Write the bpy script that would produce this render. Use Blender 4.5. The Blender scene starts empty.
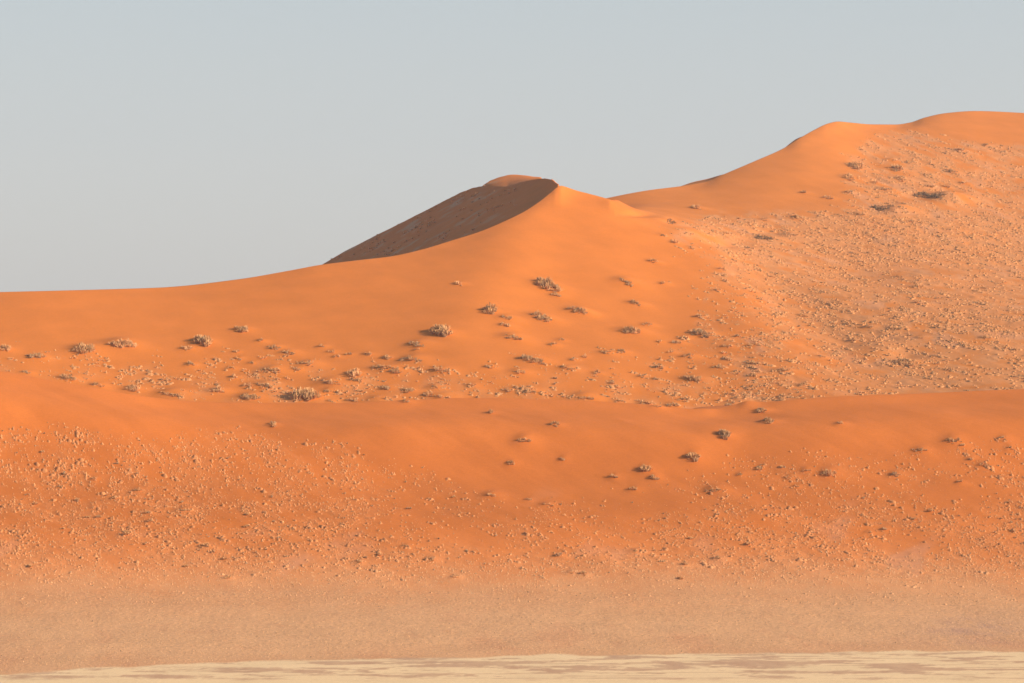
import bpy, math
import numpy as np

# ------------------------------------------------------------------ camera
F, HZ, H = 2904.0, 310.0, 100.0          # focal length in px, horizon row, eye height (m)
S = bpy.context.scene
COL = S.collection
cam = bpy.data.cameras.new('camera')
cam.sensor_width = 36.0
cam.lens = 36.0 * F / 1024.0
cam.shift_y = (HZ - 341.5) / 1024.0
cam.clip_start, cam.clip_end = 0.5, 60000
camo = bpy.data.objects.new('camera', cam)
COL.objects.link(camo)
camo.location = (0, 0, H)
camo.rotation_euler = (math.radians(90), 0, 0)
S.camera = camo

# ------------------------------------------------------------------ light
SUN_EL, SUN_AZ = 19.5, 65.0             # elevation; angle from "behind the camera" towards the right
w = bpy.data.worlds.new('World'); S.world = w; w.use_nodes = True
N, L = w.node_tree.nodes, w.node_tree.links
N.clear()
out = N.new('ShaderNodeOutputWorld'); bg = N.new('ShaderNodeBackground')
sky = N.new('ShaderNodeTexSky'); sky.sky_type = 'NISHITA'; sky.sun_disc = False
sky.sun_elevation = math.radians(SUN_EL)
sky.sun_rotation = math.radians(180 - SUN_AZ)
sky.dust_density = 2.0; sky.air_density = 1.0; sky.altitude = 600
tc = N.new('ShaderNodeTexCoord'); sx = N.new('ShaderNodeSeparateXYZ')
ramp = N.new('ShaderNodeValToRGB')
mix = N.new('ShaderNodeMix'); mix.data_type = 'RGBA'
SKYS = 0.1
mix.inputs[0].default_value = 0.85
e = ramp.color_ramp.elements
HAZEC = [(0.0, (.485, .46, .43)), (0.05, (.475, .465, .45)), (0.12, (.412, .443, .452)), (0.3, (.185, .265, .37)), (1.0, (.075, .155, .32))]
for i, (p, c) in enumerate(HAZEC):
    el = e[i] if i < 2 else e.new(p)
    el.position = p
    el.color = (*c, 1)
gain = N.new('ShaderNodeVectorMath'); gain.operation = 'SCALE'; gain.inputs['Scale'].default_value = 1 / SKYS
L.new(tc.outputs['Generated'], sx.inputs[0]); L.new(sx.outputs['Z'], ramp.inputs[0])
L.new(ramp.outputs[0], gain.inputs[0]); L.new(sky.outputs[0], mix.inputs[6]); L.new(gain.outputs[0], mix.inputs[7])
L.new(mix.outputs[2], bg.inputs[0]); bg.inputs[1].default_value = SKYS
L.new(bg.outputs[0], out.inputs[0])

sl = bpy.data.lights.new('sun', 'SUN'); sl.energy = 5.0; sl.angle = math.radians(.6); sl.color = (1, .88, .74)
so = bpy.data.objects.new('sun', sl); COL.objects.link(so)
so.rotation_euler = (math.radians(90 - SUN_EL), 0, math.radians(SUN_AZ))   # light comes from +x, -y
S.view_settings.view_transform = 'Standard'; S.view_settings.look = 'None'
S.view_settings.exposure = 0.5; S.view_settings.gamma = 1.0
S.cycles.max_bounces = 5; S.cycles.diffuse_bounces = 3; S.cycles.volume_bounces = 0

# ------------------------------------------------------------------ numeric helpers
def perlin(x, y, seed=0):
    xi, yi = np.floor(x).astype(np.int64), np.floor(y).astype(np.int64)
    xf, yf = x - xi, y - yi
    def g(ix, iy, dx, dy):
        h = (ix * 374761393 + iy * 668265263 + seed * 974634777) & 0xffffffff
        h = ((h ^ (h >> 13)) * 1274126177) & 0xffffffff
        a = ((h ^ (h >> 16)) & 0xffff) * (2 * math.pi / 65536)
        return np.cos(a) * dx + np.sin(a) * dy
    u, v = xf ** 3 * (xf * (xf * 6 - 15) + 10), yf ** 3 * (yf * (yf * 6 - 15) + 10)
    a = g(xi, yi, xf, yf); b = g(xi + 1, yi, xf - 1, yf)
    c = g(xi, yi + 1, xf, yf - 1); d = g(xi + 1, yi + 1, xf - 1, yf - 1)
    return 1.4 * ((a + (b - a) * u) * (1 - v) + (c + (d - c) * u) * v)

def fbm(x, y, seed=0, o=4, r=.5):
    s, a, t = 0, 1.0, 0
    for i in range(o):
        s = s + a * perlin(x * 2 ** i + 17.3 * i, y * 2 ** i - 9.1 * i, seed + i); t += a; a *= r
    return s / t

def sm(a, b, x):
    t = np.clip((x - a) / (b - a), 0, 1); return t * t * (3 - 2 * t)

def pchip(pts, xq):
    p = np.array(sorted(pts), float); x, y = p[:, 0], p[:, 1]
    h = np.diff(x); s = np.diff(y) / h
    m = np.zeros(len(x))
    for i in range(1, len(x) - 1):
        if s[i - 1] * s[i] > 0:
            w1, w2 = 2 * h[i] + h[i - 1], h[i] + 2 * h[i - 1]
            m[i] = (w1 + w2) / (w1 / s[i - 1] + w2 / s[i])
    m[0], m[-1] = s[0] * .5, s[-1] * .5
    q = np.clip(xq, x[0], x[-1]); k = np.clip(np.searchsorted(x, q) - 1, 0, len(h) - 1)
    t = (q - x[k]) / h[k]
    return ((2 * t**3 - 3 * t**2 + 1) * y[k] + (t**3 - 2 * t**2 + t) * h[k] * m[k]
            + (-2 * t**3 + 3 * t**2) * y[k + 1] + (t**3 - t**2) * h[k] * m[k + 1])

def soft(v, sig):
    """smooth along the columns of the fine sector (sig in px)"""
    k = np.arange(-int(4 * sig / 1.25), int(4 * sig / 1.25) + 1); ker = np.exp(-.5 * (k * 1.25 / sig) ** 2); ker /= ker.sum()
    i0, i1 = np.searchsorted(U, uc[0]), np.searchsorted(U, uc[-1]) + 1
    f = v[i0:i1]; p = len(k) // 2
    g_ = np.convolve(np.concatenate([2 * f[0] - f[1:p + 1][::-1], f, 2 * f[-1] - f[-p - 1:-1][::-1]]), ker, 'valid')
    o_ = v.copy(); o_[i0:i1] = g_; return o_

def zof(y, Y): return H + (HZ - y) * Y / F

# columns: fine over the photographed sector, coarse to the sides
uc = np.arange(-90, 1115, 1.25)
g = np.concatenate([np.linspace(4, 60, 24), np.linspace(70, 500, 12)]).cumsum()
U = np.concatenate([(uc[0] - g)[::-1], uc, uc[-1] + g]); NC = len(U)

def loft(knots, counts, crease):
    """knots: list of (Y[cols], z[cols]); smooth along Y except at creases {k:(left slope, right slope)}"""
    Yk = np.array([np.broadcast_to(a, U.shape) for a, _ in knots], float)
    Zk = np.array([np.broadcast_to(b, U.shape) for _, b in knots], float)
    for k in range(1, len(Yk)): Yk[k] = np.maximum(Yk[k], Yk[k - 1] + 1.0)
    h = np.diff(Yk, axis=0); s = np.diff(Zk, axis=0) / h
    n = len(Yk); mL, mR = np.zeros_like(Zk), np.zeros_like(Zk)
    for k in range(n):
        if k == 0: mR[k] = s[0]
        elif k == n - 1: mL[k] = s[-1]
        elif k in crease:
            a, b = crease[k][:2]
            mL[k] = s[k - 1] if a is None else a
            mR[k] = s[k] if b is None else b
            if len(crease[k]) > 2:                       # crease fades out where the third entry is 0
                ok = s[k - 1] * s[k] > 0; q = crease[k][2]
                w1, w2 = 2 * h[k] + h[k - 1], h[k] + 2 * h[k - 1]
                c = np.where(ok, (w1 + w2) / (w1 / np.where(ok, s[k - 1], 1) + w2 / np.where(ok, s[k], 1)), 0)
                mL[k] = mL[k] * q + c * (1 - q); mR[k] = mR[k] * q + c * (1 - q)
        else:
            ok = s[k - 1] * s[k] > 0
            w1, w2 = 2 * h[k] + h[k - 1], h[k] + 2 * h[k - 1]
            mL[k] = mR[k] = np.where(ok, (w1 + w2) / (w1 / np.where(ok, s[k - 1], 1) + w2 / np.where(ok, s[k], 1)), 0)
    Ys, Zs, rows = [], [], [0]
    for k in range(n - 1):
        t = (np.arange(counts[k]) / counts[k])[:, None]
        Ys.append(Yk[k] + t * h[k])
        Zs.append((2 * t**3 - 3 * t**2 + 1) * Zk[k] + (t**3 - 2 * t**2 + t) * h[k] * mR[k]
                  + (-2 * t**3 + 3 * t**2) * Zk[k + 1] + (t**3 - t**2) * h[k] * mL[k + 1])
        rows.append(rows[-1] + counts[k])
    Ys.append(Yk[-1:]); Zs.append(Zk[-1:])
    return np.concatenate(Ys), np.concatenate(Zs), rows

# ------------------------------------------------------------------ the plain and the front dune (one sheet, cut into pieces)
y_pan = pchip([(-1500, 700), (0, 673), (100, 668), (250, 662), (350, 660), (512, 656), (600, 655), (750, 654), (900, 652), (1024, 651), (2500, 640)], U)
Y_pan = H * F / (y_pan - HZ)
FC = [(-2500, 440), (-900, 380), (-300, 350), (-90, 362), (0, 371), (60, 382), (130, 394), (200, 401.5), (280, 403), (340, 403), (400, 400.5), (470, 398),
      (560, 400), (640, 404), (690, 408.5), (715, 408.5), (735, 404.5), (748, 401), (762, 402), (790, 400), (850, 396), (950, 392), (1024, 389), (1200, 384), (1800, 410), (3000, 440)]
y_fc = pchip(FC, U)
y_fs = soft(y_fc, 26)
Y_fc = pchip([(-2500, 1130), (-400, 1150), (0, 1162), (130, 1152), (260, 1156), (350, 1152), (470, 1157), (600, 1151), (700, 1145), (748, 1153), (800, 1152), (950, 1156), (1200, 1150), (2500, 1140)], U)
y_m1 = pchip([(-500, 490), (0, 482), (200, 486), (400, 487), (540, 483), (700, 481), (850, 481), (1024, 476), (1500, 480)], U)
kw = sm(680, 690, U) * (1 - sm(792, 806, U))
zk1 = (zof(y_fc, Y_fc) - 9) * (1 - kw) + kw * zof(pchip([(680, 425), (692, 411), (735, 409.8), (741, 405.5), (746, 402.6), (760, 403), (775, 404.5), (790, 412), (806, 425)], U), Y_fc + 16)
zk2 = (zof(y_fc, Y_fc) - 22) * (1 - kw) + kw * zof(pchip([(680, 430), (690, 409.5), (715, 407.0), (735, 405.2), (741, 404.0), (746, 403), (760, 404), (775, 407), (790, 415), (806, 430)], U), Y_fc + 50)
kslope = -.5 * (1 - kw) + kw * (zk1 - zof(y_fc, Y_fc)) / 16
fkn = [(1.0, H - 1.7), (14.0, H - 2.2), (560.0, 0.0), (Y_pan, 0.0), (905 + 0 * U, zof(626, 905)),
       (968 + 4 * np.sin(U / 170.), zof(592, 968)), (1014 + 2 * np.sin(U / 120. + 1), zof(545, 1014)),
       (1074 + 3 * np.sin(U / 95. + 2), zof(y_m1, 1074)),
       (Y_fc - 38, zof(y_fs + 25, Y_fc - 38)), (Y_fc - 13, soft(zof(y_fc, Y_fc), 9) - 3.4), (Y_fc, zof(y_fc, Y_fc)),
       (Y_fc + 16, zk1), (Y_fc + 50, zk2), (2400.0, -20.0)]
fY, fZ, fR = loft(fkn, [3, 12, 210, 60, 60, 120, 150, 85, 35, 24, 16, 24, 10], {1: (None, -.24), 2: (-.1, 0), 10: (.22, kslope), 11: (None, None)})

# ------------------------------------------------------------------ the main dune
def slip(u, y, a=.58, c=.16, K=200.0):
    """distance at which the sight line (u, y) meets the plane of the leeward slip face"""
    return -K / ((HZ - y) / F - a * (u - 512) / F - c)
CR = [(-2500, 440), (-1200, 360), (-500, 308), (-90, 294), (0, 292), (80, 290), (160, 287.5), (240, 279), (290, 270.5), (320, 265), (360, 260), (390, 256.5), (420, 250), (450, 241), (480, 231.5),
      (505, 221), (525, 211), (540, 201), (550, 193), (557, 187.3), (561, 185.7), (566, 186.9), (575, 190), (600, 196.5), (612, 200), (625, 203.5), (640, 207.5), (660, 214.5), (700, 237), (760, 290), (820, 340), (900, 374), (1024, 376), (1200, 380), (3000, 420)]
y_c = pchip(CR, U)
y_c = np.where(U > 590, soft(y_c, 7), y_c)
Y_c = pchip([(-2500, 1400), (-500, 1400), (0, 1400), (160, 1420), (320, 1450), (400, 1466), (450, 1490), (480, 1506), (505, 1522), (540, 1560), (558, 1588), (575, 1592), (612, 1582),
             (640, 1585), (660, 1575), (700, 1545), (760, 1450), (820, 1350), (900, 1270), (1024, 1255), (3000, 1240)], U)
Y_c = soft(Y_c, 15)
LEFT = 1 - sm(594, 620, U)                                  # where the crest is a real edge with a lee behind it
lee = sm(250, 300, U) * (1 - sm(558, 562, U))
su = [(250, 297), (300, 275), (322, 264.3), (345, 251), (365, 241), (385, 231), (400, 223.5), (425, 211), (450, 198), (465, 191), (480, 186.8), (495, 186.5), (505, 186.5), (515, 184.5), (525, 181.5), (535, 179.5), (545, 178.6), (552, 180), (558, 184.0)]
y_s = pchip(su, U); Y_s = pchip([(a, slip(a, b)) for a, b in su], U)
Y_w = np.maximum(slip(U, np.minimum(y_c + 1.5, 300)), Y_c + 3)   # foot of the part of the slip face one can see
z_w = zof(y_c + 1.5, Y_w)
f1 = sm(240, 330, U)
Y_w = np.where(lee > 0, lee * Y_w + (1 - lee) * (Y_c + 12), Y_c + 6)
z_w = np.where(U < 559, zof(y_c + 1.5 + 14 * (1 - f1), Y_w), zof(y_c, Y_c) + 6 * .17 * (1 - LEFT) - 2 * LEFT)
Y_s = np.where(U < 559, np.maximum(Y_s, Y_w + 2), Y_w + 5)
z_s = np.where(U < 559, zof(np.where(U < 322, y_s + 2, y_s), Y_s), z_w + 5 * (.17 * (1 - LEFT) - .35 * LEFT))
z_s = np.where(U < 250, z_w - 12 * (1 - sm(200, 250, U)), z_s)
cap = sm(468, 490, U) * (1 - sm(540, 550, U))
y_t = pchip([(322, 264.5), (470, 190), (480, 185.6), (490, 181), (500, 177.3), (512, 175.2), (525, 176.3), (535, 178), (545, 178.8), (560, 186)], U)
Y_t = np.maximum(Y_s + 6, (Y_s + 8) * (1 - cap) + cap * pchip([(460, 1757), (480, 1782), (500, 1850), (515, 1885), (550, 1880)], U))
cap2 = sm(540, 550, U) * (1 - sm(552, 598, U))
Y_t = np.maximum(Y_t, (Y_s + 8) * (1 - cap2) + 1880 * cap2)
z_t = np.where((U > 468) & (U < 551), zof(y_t, Y_t) * cap + (z_s - 2) * (1 - cap), z_s + np.where(U > 559, 8 * (.17 * (1 - LEFT) - .35 * LEFT), -2))
z_t = np.where(U >= 551, z_t * (1 - cap2) + cap2 * zof(np.where(U < 560, y_s, np.maximum(y_c, 184)) + 1.0 + 5 * sm(560, 598, U), Y_t), z_t)
y_b = pchip([(-1000, 380), (0, 373), (130, 394), (300, 403), (1200, 400)], U)
Y_b = pchip([(-1000, 1270), (0, 1262), (250, 1235), (450, 1225), (760, 1220), (840, 1205), (1200, 1200)], U)
Y_b = np.minimum(Y_b, Y_c - 8)
y_b = np.where(U > 780, np.maximum(y_b, y_c + 2), y_b)
y_b2 = pchip([(-1500, 350), (0, 336), (200, 345), (400, 338), (560, 312), (612, 316), (660, 330), (700, 346), (760, 370), (820, 391), (900, 400), (1024, 394), (3000, 425)], U)
Y_b2 = pchip([(-1500, 1320), (0, 1325), (250, 1318), (450, 1320), (560, 1370), (640, 1365), (700, 1325), (760, 1268), (820, 1228), (900, 1212), (1200, 1208), (3000, 1205)], U)
y_b, Y_b, y_b2, Y_b2 = soft(y_b, 14), soft(Y_b, 14), soft(y_b2, 22), soft(Y_b2, 22)
zc_s = soft(zof(y_c, Y_c), 26)                               # the crest's dips and points fade out down the face
Y_a = Y_c - np.minimum(42, .35 * (Y_c - Y_b2)); z_b2 = zof(y_b2, Y_b2)
z_a = zc_s - (Y_c - Y_a) * soft((zc_s - z_b2) / (Y_c - Y_b2), 16) * .98
# the saddle and the grassy flank behind, then the highest dune
y_q = pchip([(-300, 400), (400, 300), (520, 262), (560, 242), (590, 214), (612, 204), (640, 206.5), (660, 212), (700, 229), (760, 262), (820, 297), (900, 322), (1024, 325), (1500, 350), (3000, 410)], U)
Y_q = pchip([(-300, 1830), (520, 1830), (560, 1800), (590, 1740), (612, 1660), (640, 1630), (660, 1620), (700, 1590), (760, 1530), (820, 1440), (900, 1370), (1024, 1362), (3000, 1380)], U)
y_r = pchip([(-300, 400), (400, 290), (520, 235), (570, 207), (612, 197), (650, 190), (682, 186), (704, 182.5), (722, 175), (755, 161), (785, 147.5), (800, 138), (815, 129.5), (828, 123.5), (838, 121.5), (850, 122.5), (872, 124.3), (895, 124.5), (910, 122.5),
             (925, 117.5), (945, 113.2), (975, 111), (1024, 113), (1100, 120), (1300, 150), (1800, 240), (3000, 390)], U)
Y_r = pchip([(-300, 2050), (570, 1765), (612, 1768), (650, 1784), (722, 1830), (785, 1900), (835, 1985), (880, 2030), (940, 2080), (1024, 2110), (1500, 2110), (3000, 2000)], U)
y_r3 = pchip([(-300, 410), (400, 310), (500, 255), (570, 217), (612, 203), (650, 208), (700, 215.5), (780, 218), (850, 215), (920, 200), (1024, 190), (1500, 250), (3000, 405)], U)
Y_r3 = pchip([(-300, 1845), (560, 1760), (612, 1735), (650, 1715), (700, 1700), (850, 1720), (920, 1780), (1024, 1850), (1500, 1880), (3000, 1850)], U)
y_r2 = pchip([(-300, 405), (500, 258), (570, 232), (612, 205), (650, 209.5), (700, 222), (760, 244), (850, 264), (920, 268), (1024, 278), (1500, 320), (3000, 408)], U)
Y_r2 = pchip([(-300, 1840), (520, 1838), (560, 1815), (590, 1755), (612, 1690), (650, 1665), (700, 1640), (760, 1600), (850, 1575), (1024, 1560), (3000, 1560)], U)
y_l = y_r - 3.2 * np.sin(np.pi * np.clip((U - 680) / 44, 0, 1)); y_l2 = y_r - 1.4 * np.sin(np.pi * np.clip((U - 785) / 18, 0, 1))
i1, i2 = (U > 680) & (U < 724), (U > 785) & (U < 803)
Y_r = soft(Y_r, 14); y_r3, Y_r3, y_r2, Y_r2, y_q, Y_q = [soft(v, 10) for v in (y_r3, Y_r3, y_r2, Y_r2, y_q, Y_q)]
z_r3 = zof(y_r3, Y_r3); zr_s = soft(zof(y_r, Y_r), 20)
Y_ra = Y_r - .38 * (Y_r - Y_r3); z_ra = zr_s - .38 * soft(zr_s - z_r3, 14)
dY1 = 8 + 95 * np.clip((724 - U) / 44, 0, 1); dY2 = 6 + 34 * np.clip((803 - U) / 18, 0, 1)
z_l = np.where(i1, zof(y_l, Y_r + dY1), np.where(i2, zof(y_l2, Y_r + dY2), zof(y_r, Y_r) - 1.5))
Y_l = Y_r + np.where(i1, dY1, np.where(i2, dY2, 5))
Y_q = np.where(U < 606, np.maximum(Y_q, Y_t + 40), Y_q)
mkn = [(1185.0, zof(y_b, Y_b) - 14), (Y_b, zof(y_b, Y_b)), (Y_b2, z_b2), (Y_a, z_a), (Y_c, zof(y_c, Y_c)), (Y_w, z_w), (Y_s, z_s), (Y_t, z_t),
       (Y_q, zof(y_q, Y_q)), (Y_r2, zof(y_r2, Y_r2)), (Y_r3, z_r3), (Y_ra, z_ra), (Y_r, zof(y_r, Y_r)), (Y_l, z_l), (Y_l + 60, z_l - 25), (3600.0, -20.0)]
V_DIP = np.where(LEFT > .5, -.35, .17)                      # the slope falls away behind the edge
mY, mZ, mR = loft(mkn, [14, 90, 150, 46, 26, 120, 22, 90, 70, 120, 95, 60, 8, 8, 24],
                  {4: (None, None, LEFT), 5: (None, None, LEFT), 6: (None, None, LEFT), 7: (.02, -.3, LEFT), 12: (None, None), 13: (None, None)})
def soften(Y, Z, w, sig):
    """blur whole rows along the columns where w is 1, so that kinks of the crest lines do not run down the faces"""
    w = w[:, :] * (sm(-60, -20, U) * (1 - sm(1060, 1100, U)))[None, :]
    k = np.arange(-int(3.5 * sig / 1.25), int(3.5 * sig / 1.25) + 1); ker = np.exp(-.5 * (k * 1.25 / sig) ** 2); ker /= ker.sum()
    i0, i1 = np.searchsorted(U, uc[0]), np.searchsorted(U, uc[-1]) + 1; p = len(k) // 2
    out_ = []
    for A in (Y, Z):
        B_ = A.copy(); sub = A[:, i0:i1]
        pad = np.concatenate([2 * sub[:, :1] - sub[:, p:0:-1], sub, 2 * sub[:, -1:] - sub[:, -2:-p - 2:-1]], axis=1)
        n_ = pad.shape[1]; fft = np.fft.rfft(pad, n=n_ + len(ker), axis=1) * np.fft.rfft(ker, n=n_ + len(ker))[None, :]
        B_[:, i0:i1] = np.fft.irfft(fft, n=n_ + len(ker), axis=1)[:, 2 * p:2 * p + sub.shape[1]]
        out_.append(A * (1 - w) + B_ * w)
    return out_
rowi = np.arange(len(mY))[:, None]
wm = sm(2, 38, Y_c[None, :] - mY) * (rowi <= mR[4])
wm = np.maximum(wm, sm(604, 640, U)[None, :] * sm(2, 55, Y_r[None, :] - mY))
wm = np.maximum(wm, (rowi > mR[7]) * sm(2, 55, Y_r[None, :] - mY) * sm(600, 630, U)[None, :])
mY, mZ = soften(mY, mZ, wm, 26)
yg = np.arange(1150., 2150., 2.0); kg = np.exp(-.5 * (np.arange(-60, 61) * 2 / 34.) ** 2); kg /= kg.sum()
for c in np.nonzero((U > 604) & (U < 1400))[0]:             # the flank behind the saddle has no edges along the sight line either
    zg = np.interp(yg, mY[:, c], mZ[:, c])
    k_ = np.searchsorted(yg, Y_r[c]) - 1; zg[k_:] = zg[k_] + (zg[k_] - zg[k_ - 12]) / 12 * np.arange(len(zg) - k_)
    zb = np.convolve(np.concatenate([2 * zg[0] - zg[60:0:-1], zg, 2 * zg[-1] - zg[-2:-62:-1]]), kg, 'valid')
    w_ = sm(606, 650, U[c]) * sm(8, 90, Y_r[c] - mY[:, c]) * sm(1195, 1260, mY[:, c])
    mZ[:, c] = mZ[:, c] * (1 - w_) + np.interp(mY[:, c], yg, zb) * w_
wf = sm(1, 16, Y_fc[None, :] - fY) * sm(880, 960, fY)
fY, fZ = soften(fY, fZ, wf, 14)
NR = mR[7]                                                   # rows from here on belong to the right-hand dune

SX = lambda Y: (U[None, :] - 512) / F * Y
SY = lambda Y, Z: HZ - F * (Z - H) / Y

# ------------------------------------------------------------------ where the grass grows (densities over the slopes)
def L1(pts, u): p = np.array(pts, float); return np.interp(u, p[:, 0], p[:, 1])
def dens_front(u, y, x, Y):
    top = L1([(-200, 430), (0, 428), (50, 422), (90, 425), (160, 437), (215, 425), (250, 428), (300, 440), (345, 437), (375, 455), (420, 465), (470, 485), (530, 500), (590, 490), (650, 486), (700, 470),
              (745, 448), (790, 444), (860, 448), (930, 446), (1024, 430), (1200, 430)], u)
    a = sm(-4, 14, y - top) * (.30 + .30 * (1 - sm(300, 420, u)) + .60 * sm(10, 120, y - top))
    a = a * np.clip(.75 + 1.1 * fbm(x / 16, Y / 16, 5, 3) + .9 * fbm((x * .54 - Y * .84) / 30, (x * .84 + Y * .54) / 6, 6, 3), .05, 2) * (1 - .45 * sm(555, 602, y)) * (1 + .35 * sm(380, 560, u) * sm(500, 530, y))
    bare = sm(.15, .45, fbm(x / 36 + Y / 60, Y / 40, 8, 2))
    return a * (1 - .75 * bare * (1 - sm(565, 590, y)))
def dens_main(u, y, x, Y):
    top = L1([(-200, 335), (0, 340), (60, 343), (120, 342), (190, 350), (260, 345), (330, 355), (400, 352), (460, 358), (520, 352), (600, 346), (650, 345), (700, 350), (690, 300)], u)
    top = np.where(u > 640, L1([(640, 345), (680, 335), (700, 300), (705, 285), (720, 200)], u), top)
    flank = sm(-20, 70, u - L1([(205, 640), (225, 650), (260, 676), (300, 700), (330, 708), (360, 690), (400, 670)], y) + 26 * fbm(x / 16, Y / 18, 19, 3))
    a = sm(-3, 22, y - top) * (.34 + .22 * sm(370, 392, y)) * np.clip(.5 + 1.8 * fbm(x / 14, Y / 30, 15, 3), .03, 2)
    return np.maximum(a, flank * np.clip(.4 + 1.2 * fbm(x / 14, Y / 20, 17, 3), .02, 1.2) * sm(205, 235, y))
def dens_right(u, y, x, Y):
    left = L1([(100, 905), (128, 905), (135, 860), (150, 850), (190, 848), (210, 840), (216, 700), (225, 665), (260, 690), (300, 715), (330, 722), (360, 705), (400, 690)], y) + 24 * fbm(x / 14 + 5, Y / 18, 29, 3)
    topy = L1([(640, 195), (850, 150), (880, 131), (900, 128), (960, 139), (1024, 144), (1300, 150)], u)
    a = sm(-16, 20 + 50 * sm(216, 240, y), u - left) * sm(-3, 8, y - topy)
    smooth_patch = np.exp(-((u - 925) / 60) ** 2 - ((y - 272) / 7) ** 2)
    a = a * (1 - .85 * smooth_patch)
    shelf = sm(800, 860, u) * sm(206, 222, y) * (1 - sm(262, 272, y))
    n = np.clip(.5 + 1.1 * fbm(x / 18, Y / 26, 25, 3) + 1.1 * fbm((x * .4 - Y * .92) / 45, (x * .92 + Y * .4) / 8, 26, 3), .03, 1.8)
    return a * (n * (1 - shelf) + .8 * shelf) * .85 * (1 - .5 * sm(310, 385, y))

# ------------------------------------------------------------------ relief on top of the big forms
def relief_front():
    x, Y = SX(fY), fY
    y = SY(fY, fZ)
    p, q = (x - (Y - 1080)) / 1.414, (x + (Y - 1080)) / 1.414      # q runs across the diagonal ribs
    face = sm(940, 1010, Y) * (1 - sm(0, 40, Y - Y_fc[None, :]))
    crest = 1 - .8 * np.exp(-((Y - Y_fc[None, :]) / 14) ** 2)
    z = face * crest * (1.0 * fbm(p / 120, q / 30, 31, 3) + .26 * fbm(p / 34, q / 10, 35, 3))
    d = dens_front(U[None, :] + 0 * Y, y, x, Y)
    z = z + face * (.04 + .20 * np.clip(d, 0, 1)) * (fbm(x / 5, Y / 5, 37, 3) + 1.1 * fbm(p / 11, q / 2.8, 38, 3))
    plain = sm(600, 850, Y) * (1 - sm(930, 990, Y))
    z = z + plain * sm(0, 30, Y - Y_pan[None, :]) * (.25 * fbm(x / 22, Y / 30, 39, 3) + .07 * fbm(x / 3, Y / 4, 41, 2))
    return z, d
def relief_main():
    x, Y = SX(mY), mY; u = U[None, :] + 0 * Y
    y = SY(mY, mZ); back = np.arange(mY.shape[0])[:, None] >= NR
    d1 = dens_main(u, y, x, Y); d2 = dens_right(u, y, x, Y)
    d = np.maximum(d1, d2 * sm(600, 660, U)[None, :]) * (1 - back * (U < 600)[None, :])
    back = np.where(U[None, :] > 600, sm(0, 90, Y - Y_t[None, :]), back)
    p, q = (x * .8 - (Y - 1500) * .6), (x * .6 + (Y - 1500) * .8)
    crest = 1 - .95 * np.exp(-((Y - Y_c[None, :]) / 16) ** 2) * LEFT[None, :]
    crest = crest * (1 - .95 * np.exp(-((Y - Y_r[None, :]) / 18) ** 2))
    lee = (Y > Y_c[None, :] + 1) & (Y < Y_t[None, :] + 30) & (U[None, :] < 600)
    z = crest * (.8 * fbm(p / 140, q / 50, 51, 3) + .12 * fbm(p / 40, q / 18, 52, 2)) * np.where(lee, .5, 1)
    veg = np.clip(d, 0, 1)
    z = z + crest * (.02 + .34 * veg * (1 + 1.0 * back)) * fbm(x / 7 + Y / 60, Y / 9, 53, 3) * (~lee)
    z = z + lee * crest * .3 * fbm(x / 9, Y / 9, 54, 3)
    pp, qq = x * .4 - Y * .92, x * .92 + Y * .4                    # wind-drawn ridges, down to the right
    z = z + crest * veg * (.35 + .45 * sm(690, 760, u)) * (~lee) * (1.15 * fbm(pp / 70, qq / 11, 57, 3) + .3 * fbm(pp / 22, qq / 4.5, 58, 2))
    z = z + crest * back * .8 * fbm(x / 60 + Y / 160, Y / 80, 61, 3)
    # hollows and small slip faces seen on the flank: (column, row, half-width px, half-height px, depth m)
    for (pu, py, wu, wy, am) in [(928, 193, 24, 6, -3.0), (952, 199, 20, 6, 2.6), (880, 206, 18, 5, -2.2), (900, 210, 16, 5, 2.0), (672, 221, 8, 3, -.7), (762, 233, 18, 5, -1.6), (640, 214, 18, 3, -1.4),
                                 (925, 279, 45, 6, 1.2), (862, 160, 26, 14, -1.6), (905, 355, 16, 5, -1.4), (880, 350, 28, 8, 1.4), (728, 243, 22, 5, -1.4), (690, 232, 20, 5, 1.0)]:
        z = z + (Y > 1245) * (U[None, :] > 615) * am * np.exp(-((u - pu) / wu) ** 2 - ((y - py) / wy) ** 2)
    return z, d
df, vf = relief_front(); fZ0 = fZ.copy(); fZ = fZ + df
dm, vm = relief_main(); mZ = mZ + dm

# ------------------------------------------------------------------ look-up: which point of the ground does a sight line meet
YS = np.arange(690., 2500., 1.0)
UI = np.arange(-380, 1400, 1.0)
def column(Ya, Za, u):
    k = np.clip(np.searchsorted(U, u) - 1, 0, NC - 2); t = (u - U[k]) / (U[k + 1] - U[k])
    ya, za = Ya[:, k] * (1 - t) + Ya[:, k + 1] * t, Za[:, k] * (1 - t) + Za[:, k + 1] * t
    return np.interp(YS, ya, za, left=-50, right=-50)
ZC = np.empty((len(UI), len(YS)), np.float32); SH = np.empty((len(UI), len(YS)), np.int8)
def fill():
    for i, u in enumerate(UI):
        a = np.stack([column(fY, fZ, u), column(mY, mZ, u)])
        SH[i] = a.argmax(0); ZC[i] = a.max(0)
        SH[i][(SH[i] == 1) & ((YS > np.interp(u, U, Y_t)) | (u > 790))] = 2
    return np.minimum.accumulate(HZ - F * (ZC - H) / YS[None, :], axis=1)
RUN = fill()
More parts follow.
